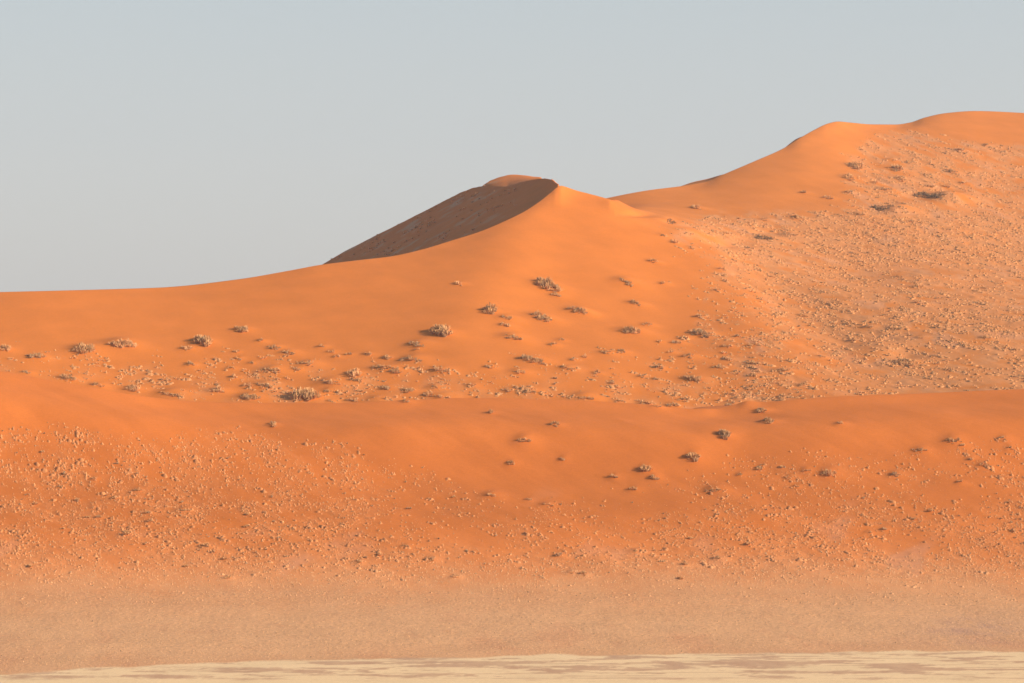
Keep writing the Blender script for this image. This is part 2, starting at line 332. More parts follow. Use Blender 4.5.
def ground(u, y):
    """-> x, Y, z, sheet, ok   (arrays)"""
    u, y = np.atleast_1d(u).astype(float), np.atleast_1d(y).astype(float)
    k = np.clip(np.round(u - UI[0]).astype(int), 0, len(UI) - 1)
    idx = np.array([np.searchsorted(-RUN[kk], -yy) for kk, yy in zip(k, y)])
    ok = idx < len(YS) - 1; idx = np.minimum(idx, len(YS) - 1)
    Y = YS[idx]
    return (u - 512) / F * Y, Y, ZC[k, idx].astype(float), SH[k, idx], ok
def zat(x, Y):
    u = 512 + F * x / Y
    a = np.clip(u - UI[0], 0, len(UI) - 1.001); b = np.clip(Y - YS[0], 0, len(YS) - 1.001)
    i, j = a.astype(int), b.astype(int); s, t = a - i, b - j
    return (ZC[i, j] * (1 - s) * (1 - t) + ZC[i + 1, j] * s * (1 - t) + ZC[i, j + 1] * (1 - s) * t + ZC[i + 1, j + 1] * s * t)

# clumps one can point at: (column, row, width, height, lean, kind, name, label)
NAMED = [
 (547, 286, 28, 12, 22, 'g', 'shrub', 'largest grey shrub on the bare upper slope below the peak of the main dune'),
 (557, 296, 12, 6, 15, 'g', 'shrub', 'small brown shrub just under the largest grey shrub on the bare upper slope'),
 (541, 318, 25, 9, 20, 'g', 'shrub', 'long grey shrub midway between the largest grey shrub and the grassy strip'),
 (491, 311, 13, 12, 25, 'g', 'shrub', 'dark-topped upright grey shrub left of the largest one'),
 (508, 319, 18, 4, 22, 's', 'grass_clump', 'thin straw trail running down right from the dark-topped grey shrub'),
 (506, 326, 14, 6, 15, 's', 'grass_clump', 'faint brown clump under the dark-topped grey shrub'),
 (513, 338, 24, 6, 10, 's', 'grass_clump', 'low flat pair of tufts beneath the faint brown clump on the main dune'),
 (459, 284, 9, 5, 25, 'p', 'grass_clump', 'tiny lone pale tuft highest on the bare slope of the main dune'),
 (441, 333, 22, 13, 6, 's', 'grass_clump', 'round grey-straw clump alone left of the middle on the upper slope of the main dune'),
 (533, 361, 26, 8, 18, 'g', 'shrub', 'long grey shrub leaning down right just above the crest of the front dune, centre'),
 (577, 311, 22, 7, 12, 's', 'grass_clump', 'faint straw patch right of the long grey shrub on the bare upper slope'),
 (625, 282, 23, 6, 35, 'g', 'shrub', 'narrow grey shrub slanting down on the right shoulder of the main dune'),
 (636, 304, 17, 6, 22, 'g', 'shrub', 'smaller grey shrub below the narrow slanting one on the right shoulder'),
 (632, 332, 27, 8, 4, 's', 'grass_clump', 'wide straw clump in the middle of the right shoulder of the main dune'),
 (701, 334, 19, 9, 22, 'g', 'shrub', 'dark grey shrub beside a small hollow on the right shoulder'),
 (659, 368, 10, 7, 25, 'g', 'shrub', 'small very dark shrub below the wide straw clump'),
 (305, 397, 26, 14, 0, 's', 'shrub', 'large straw bush with a long shadow, right on the crest line of the front dune'),
 (202, 342, 20, 13, 20, 's', 'grass_clump', 'thick grey-straw clump at the left end of the bare slope, above the grassy strip'),
 (242, 330, 15, 9, 12, 's', 'grass_clump', 'rounded straw clump alone on bare sand right of the thick grey-straw clump'),
 (84, 350, 28, 11, -4, 's', 'grass_clump', 'broad shaggy straw clump with dark left side near the left edge'),
 (122, 345, 33, 9, 4, 'p', 'grass_clump', 'long pale straw clump directly right of the broad shaggy one'),
 (38, 357, 17, 8, 3, 's', 'grass_clump', 'medium straw clump left of the broad shaggy one'),
 (5, 349, 13, 8, 8, 'p', 'grass_clump', 'pale clump cut by the left edge of the view'),
 (69, 379, 18, 8, 0, 's', 'grass_clump', 'straw clump with a long shadow on the left end of the front crest'),
 (391, 370, 20, 8, 16, 'g', 'shrub', 'dark straggling shrub in the grassy strip behind the front crest'),
 (354, 374, 14, 10, 0, 'p', 'grass_clump', 'tall pale clump left of the dark straggling shrub'),
 (272, 371, 22, 7, 2, 's', 'grass_clump', 'flat straw clump in the grassy strip above the large straw bush'),
 (725, 436, 13, 11, 32, 'g', 'shrub', 'dark grey shrub with a pointed shadow just below the mound on the front crest'),
 (693, 458, 14, 10, 10, 's', 'shrub', 'rounded straw bush below and left of the dark grey shrub on the front dune'),
 (646, 470, 15, 8, 4, 's', 'shrub', 'straw bush with dark left side, upper one of a short chain on the front dune'),
 (654, 479, 9, 7, 25, 'g', 'shrub', 'olive bush, lower one of the short chain on the front dune'),
 (614, 478, 9, 4, 5, 'g', 'shrub', 'small olive bush left of the short chain'),
 (634, 490, 10, 4, 8, 'g', 'shrub', 'flat olive bush under the short chain'),
 (556, 425, 10, 7, 8, 's', 'grass_clump', 'lone round straw clump on the bare middle of the front dune'),
 (524, 441, 19, 5, 3, 's', 'grass_clump', 'flat straw clump below left of the lone round clump'),
 (511, 464, 9, 7, 4, 's', 'grass_clump', 'small straw clump with a shadow at its left, centre of the front dune'),
 (492, 496, 17, 4, 12, 's', 'grass_clump', 'low dark-edged streak of grass where the bare sand ends on the front dune'),
 (273, 425, 10, 8, 4, 's', 'grass_clump', 'lone fuzzy clump on bare sand under the large straw bush'),
 (762, 411, 11, 8, 15, 'g', 'shrub', 'dark shrub on top of the small mound on the front crest'),
 (768, 422, 14, 8, 20, 's', 'grass_clump', 'straw clump on the lower right side of the small mound'),
 (896, 476, 13, 5, 8, 'g', 'shrub', 'dark flat shrub in the middle of the right part of the front dune'),
 (921, 451, 13, 5, 3, 'g', 'shrub', 'flat shrub with a shadow streak above the dark flat shrub'),
 (953, 442, 18, 6, 6, 's', 'grass_clump', 'wide straw clump near the upper right of the front dune'),
 (1004, 440, 10, 4, 20, 'g', 'shrub', 'dark shrub near the right edge just under the front crest'),
 (829, 474, 18, 8, -4, 'p', 'grass_clump', 'pale straw patch on the right part of the front dune'),
 (984, 466, 14, 6, 10, 's', 'grass_clump', 'straw clump below the dark shrub near the right edge'),
 (715, 491, 18, 5, -4, 'g', 'shrub', 'pair-like olive shrub below the rounded straw bush'),
 (184, 511, 13, 4, 5, 'g', 'shrub', 'dark flat shrub in the dotted left part of the front dune'),
 (60, 488, 6, 6, 0, 'g', 'shrub', 'small upright dark shrub at the left of the front dune'),
 (856, 167, 19, 9, 10, 's', 'grass_clump', 'grey-straw clump highest on the grassy flank of the right dune'),
 (849, 178, 14, 7, 25, 's', 'grass_clump', 'thin clump under the highest clump on the flank of the right dune'),
 (897, 169, 13, 9, 0, 'g', 'shrub', 'dark shrub beside the highest clumps on the flank of the right dune'),
 (762, 238, 27, 6, 4, 'd', 'shrub', 'wide dark thicket at the foot of the smooth slope of the right dune'),
 (795, 218, 15, 5, 0, 's', 'grass_clump', 'straw clump at the lower edge of the smooth slope of the right dune'),
 (697, 208, 13, 6, 10, 's', 'grass_clump', 'lone straw clump on the smooth slope in the saddle between the two peaks'),
 (905, 363, 22, 7, 14, 'g', 'shrub', 'dark thicket in the lower right part of the tan grassy flank'),
 (895, 329, 15, 4, 5, 'g', 'shrub', 'thin dark shrub above the dark thicket on the tan grassy flank'),
]
NAMED += [
 (928, 196, 34, 8, 5, 'd', 'shrub', 'widest dark brown clump high on the grassy flank at the far right'),  # wide dark patch on the flank, built as a clump of darker blades
 (880, 209, 25, 6, 3, 'd', 'shrub', 'long dark brown clump below left of the widest one, where the upper flank levels out'),  # long dark patch, likewise filled with darker blades
 (671, 222, 14, 4, 6, 'd', 'shrub', 'small dark thicket in the saddle right of the central peak'),
 (662, 235, 6, 5, 30, 'd', 'shrub', 'tiny dark shrub just under the small thicket in the saddle'),
]
ROUGH = [  # smaller ones, told apart by nothing in the photograph but their slope
 (98,386,16,6),(135,390,20,7),(27,373,10,5),(190,365,10,6),(172,395,30,5),(188,349,14,6),(275,348,13,6),(289,353,16,6),(260,341,9,4),(236,352,6,4),(239,359,7,4),(251,363,6,4),(231,369,9,5),(234,378,9,5),
 (297,370,10,5),(322,347,9,4),(331,352,8,4),(337,357,8,4),(350,355,8,3),(367,355,11,4),(386,358,9,7),(248,386,10,5),(265,386,22,6),(328,392,11,5),(308,364,18,4),(330,383,24,5),(356,381,14,6),(378,368,14,5),
 (388,389,14,5),(355,401,12,4),(376,402,24,4),(331,402,8,3),(250,398,24,7),(217,391,16,7),(418,345,22,6),(417,351,8,4),(413,360,24,5),(442,371,18,7),(490,367,10,6),(519,372,16,5),(569,369,18,4),(585,357,5,5),
 (573,360,8,5),(561,340,9,5),(553,345,10,5),(472,386,10,4),(430,396,14,6),(409,391,14,7),(434,388,14,4),(508,391,10,6),(528,392,20,6),(585,399,28,4),(407,402,10,4),(446,398,22,5),(620,402,14,4),(645,404,14,4),
 (672,406,14,4),(656,407,10,3),(735,403,14,4),(654,262,12,4),(664,284,9,3),(675,243,8,4),(692,248,8,4),(713,231,9,4),(728,234,11,4),(722,270,10,4),(716,291,8,4),(582,313,14,6),(648,325,12,5),(700,317,9,5),
 (684,338,10,3),(678,343,12,4),(660,342,7,4),(671,353,7,4),(690,357,14,6),(606,353,14,6),(621,352,12,7),(598,374,10,6),(643,377,10,5),(693,379,20,8),(719,368,12,6),(727,347,12,5),(754,364,12,5),(753,376,10,5),
 (755,346,14,4),(729,360,8,4),(613,383,8,3),(655,380,10,4),(849,193,10,5),(877,183,8,4),(886,190,16,4),(900,180,16,5),(910,163,10,4),(892,160,10,3),(946,187,9,4),(930,187,10,4),(860,214,12,5),(829,198,10,6),(805,193,8,4),
 (790,235,16,3),(765,220,10,4),(960,151,14,5),(987,145,8,4),(953,172,12,4),(965,184,12,3),(838,303,11,4),(848,312,8,4),(804,316,10,4),(870,327,10,4),(853,341,9,4),(918,287,12,4),(898,277,9,3),(916,303,9,3),(1002,283,11,3),
 (985,289,9,3),(935,357,9,3),(920,338,9,3),(985,338,12,4),(822,357,10,4),(783,371,14,4),(805,385,10,4),(563,460,8,3),(528,500,6,3),(546,505,10,3),(740,476,7,4),(760,470,6,3),(490,413,8,3),(806,472,10,4),(1010,449,8,4),
 (970,460,8,3),(960,483,8,4),(790,479,7,3),(797,487,6,3),(868,533,6,4),(78,501,5,4),(94,480,6,3),(137,491,9,4),(148,514,9,3),(127,535,6,3),(115,498,7,3),(840,424,10,3),(100,518,7,3),(206,547,9,3),(214,553,7,3),(228,578,8,3),
 (430,560,9,4),(358,563,8,6),(455,577,8,4),(405,547,8,3),(560,556,9,4),(584,575,9,4),(571,573,9,3),(685,565,8,3),(718,559,9,3),(636,552,9,4),(150,522,8,3),(1015,532,8,3),(884,530,6,3),
]
# sand gathers round every clump: a low mound with a tail down the wind
for (px, py, wd, ht) in [(n[0], n[1], n[2], n[3]) for n in NAMED] + ROUGH:
    x0, Y0, z0, sh, ok = [v[0] for v in ground(px, py)]
    if not ok: continue
    wm_ = wd * Y0 / F; YY, ZZ = (fY, fZ) if sh == 0 else (mY, mZ)
    c0, c1 = np.searchsorted(U, px - 4 * wd), np.searchsorted(U, px + 4 * wd)
    X_ = (U[None, c0:c1] - 512) / F * YY[:, c0:c1]; dx, dy = X_ - x0, YY[:, c0:c1] - Y0
    a_, b_ = (dx * .75 - dy * .66), (dx * .66 + dy * .75)
    ZZ[:, c0:c1] += .15 * wm_ * np.exp(-(a_ / (wm_ * np.where(a_ > 0, 1.0, .55))) ** 2 - (b_ / (.5 * wm_ + 1.0)) ** 2)
RUN = fill()

# ------------------------------------------------------------------ materials
def sand_material(name, bump=.25, fine=.35, mott=.10):
    m = bpy.data.materials.new(name); m.use_nodes = True
    n, l = m.node_tree.nodes, m.node_tree.links
    b = n['Principled BSDF']; b.inputs['Roughness'].default_value = .95
    b.inputs['Specular IOR Level'].default_value = .15
    at = n.new('ShaderNodeAttribute'); at.attribute_name = 'col'
    geo = n.new('ShaderNodeNewGeometry')
    n1 = n.new('ShaderNodeTexNoise'); n1.inputs['Scale'].default_value = .9; n1.inputs['Detail'].default_value = 6
    n2 = n.new('ShaderNodeTexNoise'); n2.inputs['Scale'].default_value = .05; n2.inputs['Detail'].default_value = 4
    l.new(geo.outputs['Position'], n1.inputs['Vector']); l.new(geo.outputs['Position'], n2.inputs['Vector'])
    mr = n.new('ShaderNodeMapRange'); mr.inputs[1].default_value = .3; mr.inputs[2].default_value = .7
    mr.inputs[3].default_value = 1 - mott; mr.inputs[4].default_value = 1 + mott
    l.new(n1.outputs[0], mr.inputs[0])
    mr2 = n.new('ShaderNodeMapRange'); mr2.inputs[1].default_value = .3; mr2.inputs[2].default_value = .7
    mr2.inputs[3].default_value = .95; mr2.inputs[4].default_value = 1.05
    l.new(n2.outputs[0], mr2.inputs[0])
    mu = n.new('ShaderNodeMath'); mu.operation = 'MULTIPLY'; l.new(mr.outputs[0], mu.inputs[0]); l.new(mr2.outputs[0], mu.inputs[1])
    sc = n.new('ShaderNodeVectorMath'); sc.operation = 'SCALE'; l.new(at.outputs['Color'], sc.inputs[0]); l.new(mu.outputs[0], sc.inputs['Scale'])
    l.new(sc.outputs[0], b.inputs['Base Color'])
    bp = n.new('ShaderNodeBump'); bp.inputs['Strength'].default_value = bump; bp.inputs['Distance'].default_value = fine
    l.new(n1.outputs[0], bp.inputs['Height']); l.new(bp.outputs[0], b.inputs['Normal'])
    return m
M_sand = sand_material('dune_sand', .18, .25, .035)
M_plain = sand_material('plain_soil', .5, .5, .16)
M_pan = sand_material('pan_clay', .2, .2, .06)

def straw_material(name):
    m = bpy.data.materials.new(name); m.use_nodes = True
    n, l = m.node_tree.nodes, m.node_tree.links
    b = n['Principled BSDF']; b.inputs['Roughness'].default_value = .8; b.inputs['Specular IOR Level'].default_value = .2
    at = n.new('ShaderNodeAttribute'); at.attribute_name = 'col'
    nz = n.new('ShaderNodeTexNoise'); nz.inputs['Scale'].default_value = 3.0
    geo = n.new('ShaderNodeNewGeometry'); l.new(geo.outputs['Position'], nz.inputs['Vector'])
    mr = n.new('ShaderNodeMapRange'); mr.inputs[3].default_value = .8; mr.inputs[4].default_value = 1.2; l.new(nz.outputs[0], mr.inputs[0])
    sc = n.new('ShaderNodeVectorMath'); sc.operation = 'SCALE'; l.new(at.outputs['Color'], sc.inputs[0]); l.new(mr.outputs[0], sc.inputs['Scale'])
    l.new(sc.outputs[0], b.inputs['Base Color'])
    return m
M_straw = straw_material('dry_grass')

# ------------------------------------------------------------------ ground sheets
ORANGE = np.array([.70, .197, .030]); ORANGE_F = np.array([.645, .174, .029]); TAN = np.array([.65, .29, .118])
SOIL = np.array([.75, .372, .160]); PAN = np.array([.92, .60, .30]); MAUVE = np.array([.38, .205, .125]); RED = np.array([.60, .24, .10])
def lerp(a, b, t): return a + (b - a) * np.clip(t, 0, 1)[..., None]

def sheet_object(name, Y, Z, r0, r1, colr, mat, label):
    X = SX(Y); P = np.stack([X, Y, Z], -1)
    du = np.gradient(P, axis=1); dv = np.gradient(P, axis=0)
    nrm = np.cross(du, dv); nrm /= np.linalg.norm(nrm, axis=-1, keepdims=True)
    P, nrm, colr = P[r0:r1 + 1], nrm[r0:r1 + 1], colr[r0:r1 + 1]
    R = P.shape[0]; idx = np.arange(R * NC).reshape(R, NC)
    q = np.stack([idx[:-1, :-1], idx[:-1, 1:], idx[1:, 1:], idx[1:, :-1]], -1).reshape(-1, 4)
    me = bpy.data.meshes.new(name)
    me.vertices.add(R * NC); me.vertices.foreach_set('co', P.astype(np.float32).ravel())
    me.loops.add(q.size); me.loops.foreach_set('vertex_index', q.ravel().astype(np.int32))
    me.polygons.add(len(q)); me.polygons.foreach_set('loop_start', np.arange(0, q.size, 4, dtype=np.int32))
    me.polygons.foreach_set('use_smooth', np.ones(len(q), bool))
    me.update(calc_edges=True)
    at = me.attributes.new('col', 'FLOAT_COLOR', 'POINT')
    at.data.foreach_set('color', np.concatenate([colr, np.ones(colr.shape[:2] + (1,))], -1).astype(np.float32).ravel())
    me.materials.append(mat)
    o = bpy.data.objects.new(name, me); COL.objects.link(o)
    o['kind'] = 'structure'; o['label'] = label; o['category'] = 'ground' if 'dune' not in name else 'dune'
    return o

xf = SX(fY); uf = U[None, :] + 0 * fY; yf = SY(fY, fZ0)
# colours of the front sheet
n_a = fbm(xf / 26, fY / 60, 71, 4); n_b = fbm(xf / 7, fY / 12, 73, 3)
soil = lerp(np.broadcast_to(SOIL, fY.shape + (3,)), RED * 1.05, .25 * sm(.1, .5, n_a) + .25 * sm(.15, .5, n_b) + .22 * sm(616, 650, yf) * sm(-.3, .4, n_a))
soil = lerp(soil, MAUVE * 1.3, .6 * np.exp(-((uf - 975) / 55) ** 2 - ((yf - 630) / 16) ** 2) * (.7 + n_b))
dune = lerp(ORANGE_F * (1.04 - .13 * sm(410, 460, yf) * (1 - sm(500, 550, yf)))[..., None] * (1 + .05 * fbm((xf - fY) / 60, (xf + fY) / 9, 78, 4))[..., None], TAN, .5 * sm(520, 604, yf + 14 * n_a) + .14 * sm(.0, 1., vf))
dune = lerp(dune, MAUVE * 1.5, .28 * sm(.25, .5, fbm(xf / 30 - fY / 100, fY / 45, 77, 3)) * sm(470, 540, yf))
mixf = sm(556, 632, yf + 16 * n_a + 10 * n_b + .008 * (uf - 400))
cf = lerp(dune, soil, 0) * (1 - mixf[..., None]) + soil * mixf[..., None]
dp = fY - Y_pan[None, :]
lines = sm(.16, .34, fbm(xf / 55 + 9, fY / 3.2, 85, 3)) * .7
patch = sum(np.exp(-((uf - a) / b) ** 2 - ((yf - c) / d) ** 2) for a, b, c, d in ((465, 75, 663, 3.2), (760, 90, 663, 4), (905, 50, 668, 2.5), (250, 90, 670, 2.2), (600, 70, 669, 2.5), (120, 120, 677, 2)))
streak = np.maximum(sm(.10, .28, .34 * patch + fbm(xf / 20 + 3, fY / 7, 81, 5, .6) + .07 * sm(-120, 0, xf)), lines) * sm(780, 793, fY + 6 * n_b) * (.8 + .3 * n_b)
pan = lerp(np.broadcast_to(PAN, fY.shape + (3,)), np.array([.55, .285, .15]), .95 * streak + .08 * n_a)
onpan = 1 - sm(-2, 3, dp + 9 * fbm(xf / 20, fY / 30, 83, 3))
cf = cf * (1 - onpan[..., None]) + pan * onpan[..., None]
rp, rf = fR[3], fR[5]
lo = sheet_object('clay_pan', fY, fZ, 0, rp, cf, M_pan, 'pale clay pan with brownish streaks along the bottom edge')
sheet_object('grass_plain', fY, fZ, rp, rf, cf, M_plain, 'pale grassy plain between the pan and the foot of the front dune')
sheet_object('front_dune', fY, fZ, rf, len(fY) - 1, cf, M_sand, 'low long orange dune in front, dotted with grass')

xm = SX(mY); ymm = SY(mY, mZ)
cm = lerp(np.broadcast_to(ORANGE, mY.shape + (3,)), TAN, .55 * sm(.05, .9, vm) * (.7 + .6 * fbm(xm / 12, mY / 20, 91, 3)))
cm = lerp(cm, MAUVE * 1.5, .3 * sm(.2, .5, fbm(xm / 20, mY / 40, 95, 3)) * sm(.1, .5, vm))
cr = lerp(np.broadcast_to(ORANGE * [.95, 1.02, 1.15], mY.shape + (3,)), TAN, .58 * sm(.0, .5, vm) * (.75 + .6 * fbm(xm / 16, mY / 24, 93, 3)))
cr = lerp(cr, MAUVE * 1.6, .22 * sm(.12, .45, fbm(xm / 26 + mY / 70, mY / 40, 97, 3)) * sm(.1, .5, vm))
slipm = (mY > Y_c[None, :] + 2) & (mY < Y_t[None, :]) & (U[None, :] < 560)
cm = lerp(cm, np.array([.62, .36, .19]), .55 * slipm * sm(.05, .4, fbm(xm / 14 + 4, mY / 20, 47, 4)) * (1 - sm(470, 530, U))[None, :])
uu = U[None, :] + 0 * mY
wr = sm(-70, 70, uu - L1([(190, 655), (215, 655), (240, 705), (280, 745), (320, 795), (360, 835), (400, 865)], ymm) + 70 * fbm(xm / 26, mY / 30, 99, 4)) * sm(600, 650, uu) * (uu > 600)
wr = np.maximum(wr, (np.arange(len(mY))[:, None] >= NR) * sm(3, -3, ymm - 222) * (uu > 600))
cm = cm * (1 - wr[..., None]) + cr * wr[..., None]
cm = cm * (1 + .055 * fbm((xm * .4 - mY * .92) / 90, (xm * .92 + mY * .4) / 12, 98, 4))[..., None]
sheet_object('main_dune', mY, mZ, 0, NR, cm, M_sand, 'tall orange dune in the middle with a dark shaded slip face and sharp crest')
sheet_object('right_dune', mY, mZ, NR, len(mY) - 1, cm, M_sand, 'highest dune at the right with smooth upper slope and grassy flank')

# a far flat desert floor that reaches the horizon
me = bpy.data.meshes.new('desert_floor')
B = 25000
me.from_pydata([(-B, -B, -22), (B, -B, -22), (B, B, -22), (-B, B, -22)], [], [(0, 1, 2, 3)])
at = me.attributes.new('col', 'FLOAT_COLOR', 'POINT'); at.data.foreach_set('color', np.tile([.6, .34, .17, 1], 4).astype(np.float32))
me.materials.append(M_plain)
o = bpy.data.objects.new('desert_floor', me); COL.objects.link(o); o['kind'] = 'structure'; o['label'] = 'flat sandy desert floor beyond the dunes'; o['category'] = 'ground'

# ------------------------------------------------------------------ vegetation
rng = np.random.default_rng(7)
STRAW = np.array([.62, .335, .14]); GREY = np.array([.47, .29, .15]); PALE = np.array([.70, .38, .165])

def blades(c, r, h, n, width, rg, colr, cv=.16):
    """n thin blades in a tuft: triangle soup (verts, colours)"""
    a = rg.uniform(0, 2 * np.pi, n); lean = rg.uniform(.05, 1, n) ** .7
    b0 = np.stack([np.cos(a), np.sin(a), np.zeros(n)], -1) * (rg.uniform(0, .45, n) * r)[:, None]
    tip = np.stack([np.cos(a) * lean * r, np.sin(a) * lean * r, h * (1.05 - .62 * lean ** 2) * rg.uniform(.6, 1.1, n)], -1)
    s = rg.uniform(0, 2 * np.pi, n); sd = np.stack([np.cos(s), np.sin(s), rg.uniform(-.4, .4, n)], -1) * width * .5
    V = np.stack([b0 - sd - [0, 0, .1 * h], b0 + sd - [0, 0, .1 * h], tip + sd * .6, tip - sd * .6], 1) + np.asarray(c)
    k = (1 + rg.normal(0, cv, n)).clip(.5, 1.5)[:, None] * colr
    return V.reshape(-1, 3), np.repeat(k, 4, 0)

def quads_mesh(name, V, C, mat=M_straw):
    nq = len(V) // 4
    me = bpy.data.meshes.new(name)
    me.vertices.add(len(V)); me.vertices.foreach_set('co', np.asarray(V, np.float32).ravel())
    me.loops.add(len(V)); me.loops.foreach_set('vertex_index', np.arange(len(V), dtype=np.int32))
    me.polygons.add(nq); me.polygons.foreach_set('loop_start', np.arange(0, len(V), 4, dtype=np.int32))
    me.update(calc_edges=True)
    at = me.attributes.new('col', 'FLOAT_COLOR', 'POINT')
    at.data.foreach_set('color', np.concatenate([C, np.ones((len(C), 1))], -1).astype(np.float32).ravel())
    me.materials.append(mat)
    return me

def tag(o, label, cat, group=None, kind=None):
    o['label'] = label; o['category'] = cat
    if group: o['group'] = group
    if kind: o['kind'] = kind

def clump(px, py, wd, ht, ang=8, kind='s', name='grass_clump'):
    """one straggling clump whose tufts stand on the slope; ang = lean of its long axis in the picture plane, degrees down to the right"""
    rg = np.random.default_rng(int(px * 131 + py * 7))
    x0, Y0, z0, sh, ok = [v[0] for v in ground(px, py)]
    if not ok: return None
    m = Y0 / F                                   # metres per pixel here
    n = int(np.clip(wd * ht / 5.5, 4, 46))
    r = np.sqrt(rg.uniform(0, 1, n)); t = rg.uniform(0, 2 * np.pi, n)
    ex, ey = r * np.cos(t) * (wd * .46), r * np.sin(t) * ht * .34
    ca, sa = math.cos(math.radians(ang)), math.sin(math.radians(ang))
    pu, pv = px + ex * ca - ey * sa, py + ex * sa + ey * ca
    x, Y, z, s2, ok2 = ground(pu, pv)
    # keep the tufts on the slope the clump belongs to
    Y = np.clip(Y, Y0 - 5 * m * ht, Y0 + 5 * m * ht)
    hh_ = m * max(ht, 6) * np.exp(rg.normal(-1.1, .4, n).clip(-1.7, -.35)) * (1 - .35 * r); rr_ = hh_ * rg.uniform(.75, 1.15, n)
    for i in range(1, n):                       # tufts of one clump touch each other
        dx, dy = x[:i] - x[i], Y[:i] - Y[i]; dd = np.hypot(dx, dy) - 1.0 * (rr_[:i] + rr_[i]); j = dd.argmin()
        if dd[j] > 0:
            q = dd[j] / max(np.hypot(dx[j], dy[j]), 1e-6); x[i] += dx[j] * q; Y[i] += dy[j] * q
    z = zat(x, Y)
    Vs, Cs = [], []
    base = {'s': STRAW, 'g': GREY, 'p': PALE, 'd': GREY * .6}[kind]
    for i in range(n):
        hh, rr = hh_[i], rr_[i]
        cc = base * rg.uniform(.8, 1.2)
        if kind == 'g' and rg.random() < .6: cc = STRAW
        if kind == 's' and rg.random() < .12: cc = GREY
        V, C = blades((x[i] - x0, Y[i] - Y0, z[i] - z0 - .05), rr * 1.15, hh, 34, max(.11, hh * .12), rg, cc)
        Vs.append(V); Cs.append(C)
    me = quads_mesh(name, np.concatenate(Vs), np.concatenate(Cs))
    o = bpy.data.objects.new(name, me); COL.objects.link(o); o.location = (x0, Y0, z0)
    return o

for (px, py, wd, ht, an, kd, nm, lab) in NAMED:
    o = clump(px, py, wd, ht, an, kd, nm)
    if o: tag(o, lab, 'shrub' if nm == 'shrub' else 'grass', 'shrubs and big grass clumps on the dunes')
GROUPS = {0: ('small straw grass clump on the face of the front dune, too small to single out', 'small clumps on the front dune'),
          1: ('small straw grass clump on the lower slope of the main dune behind the front crest', 'small clumps on the main dune'),
          2: ('small straw grass clump on the tan flank of the right dune', 'small clumps on the right dune')}
nrough = 0
for i, (px, py, wd, ht) in enumerate(ROUGH):
    sh = ground(px, py)[3][0]
    o = clump(px, py, wd, ht, (6, 12, 3)[i % 3], 'spgs'[i % 4] if sh else 'sgsp'[i % 4])
    if o: tag(o, GROUPS[int(sh)][0], 'grass', GROUPS[int(sh)][1]); nrough += 1

# tufts: sampled from the densities
def sample(n, box, fn, sheet, seed, power=1.0):
    rg = np.random.default_rng(seed)
    u, y = rg.uniform(box[0], box[1], n), rg.uniform(box[2], box[3], n)
    x, Y, z, s, ok = ground(u, y)
    d = fn(u, y, x, Y) ** power
    k = ok & (s == sheet) & (rg.uniform(0, 1, n) < d)
    return x[k], Y[k], z[k], u[k], y[k]

# a hundred-odd further single tufts, copies of a few meshes
protos = []
for k in range(6):
    rg = np.random.default_rng(100 + k)
    V, C = [], []
    for j in range(3 + k % 3):
        a, b = blades((rg.uniform(-.6, .6), rg.uniform(-.5, .5), 0), rg.uniform(.5, .8), rg.uniform(.6, 1), 40, .15, rg, (STRAW if k % 3 else GREY) * rg.uniform(.85, 1.2))
        V.append(a); C.append(b)
    protos.append(quads_mesh('grass_tuft', np.concatenate(V), np.concatenate(C)))
budget = 298 - len(NAMED) - nrough
pts = []
for sheet, fn, box, nn, q in ((0, dens_front, (0, 1024, 440, 580), 800, .45), (1, dens_main, (0, 780, 340, 405), 400, .2), (2, dens_right, (660, 1024, 130, 395), 500, .35)):
    x, Y, z, u, y = sample(nn, box, fn, sheet, 200 + sheet)
    m = int(budget * q); pts += [(a, b, c, sheet) for a, b, c in zip(x[:m], Y[:m], z[:m])]
for i, (x, Y, z, sh) in enumerate(pts[:budget]):
    o = bpy.data.objects.new('grass_tuft', protos[i % 6]); COL.objects.link(o)
    o.location = (x, Y, zat(np.array([x]), np.array([Y]))[0]); o.rotation_euler = (0, 0, i * 2.4)
    s = rng.uniform(.7, 1.2); o.scale = (s * 1.25, s, s * .85)
    tag(o, GROUPS[sh][0].replace('clump', 'tuft').replace('small', 'single'), 'grass', GROUPS[sh][1].replace('clumps', 'tufts'))

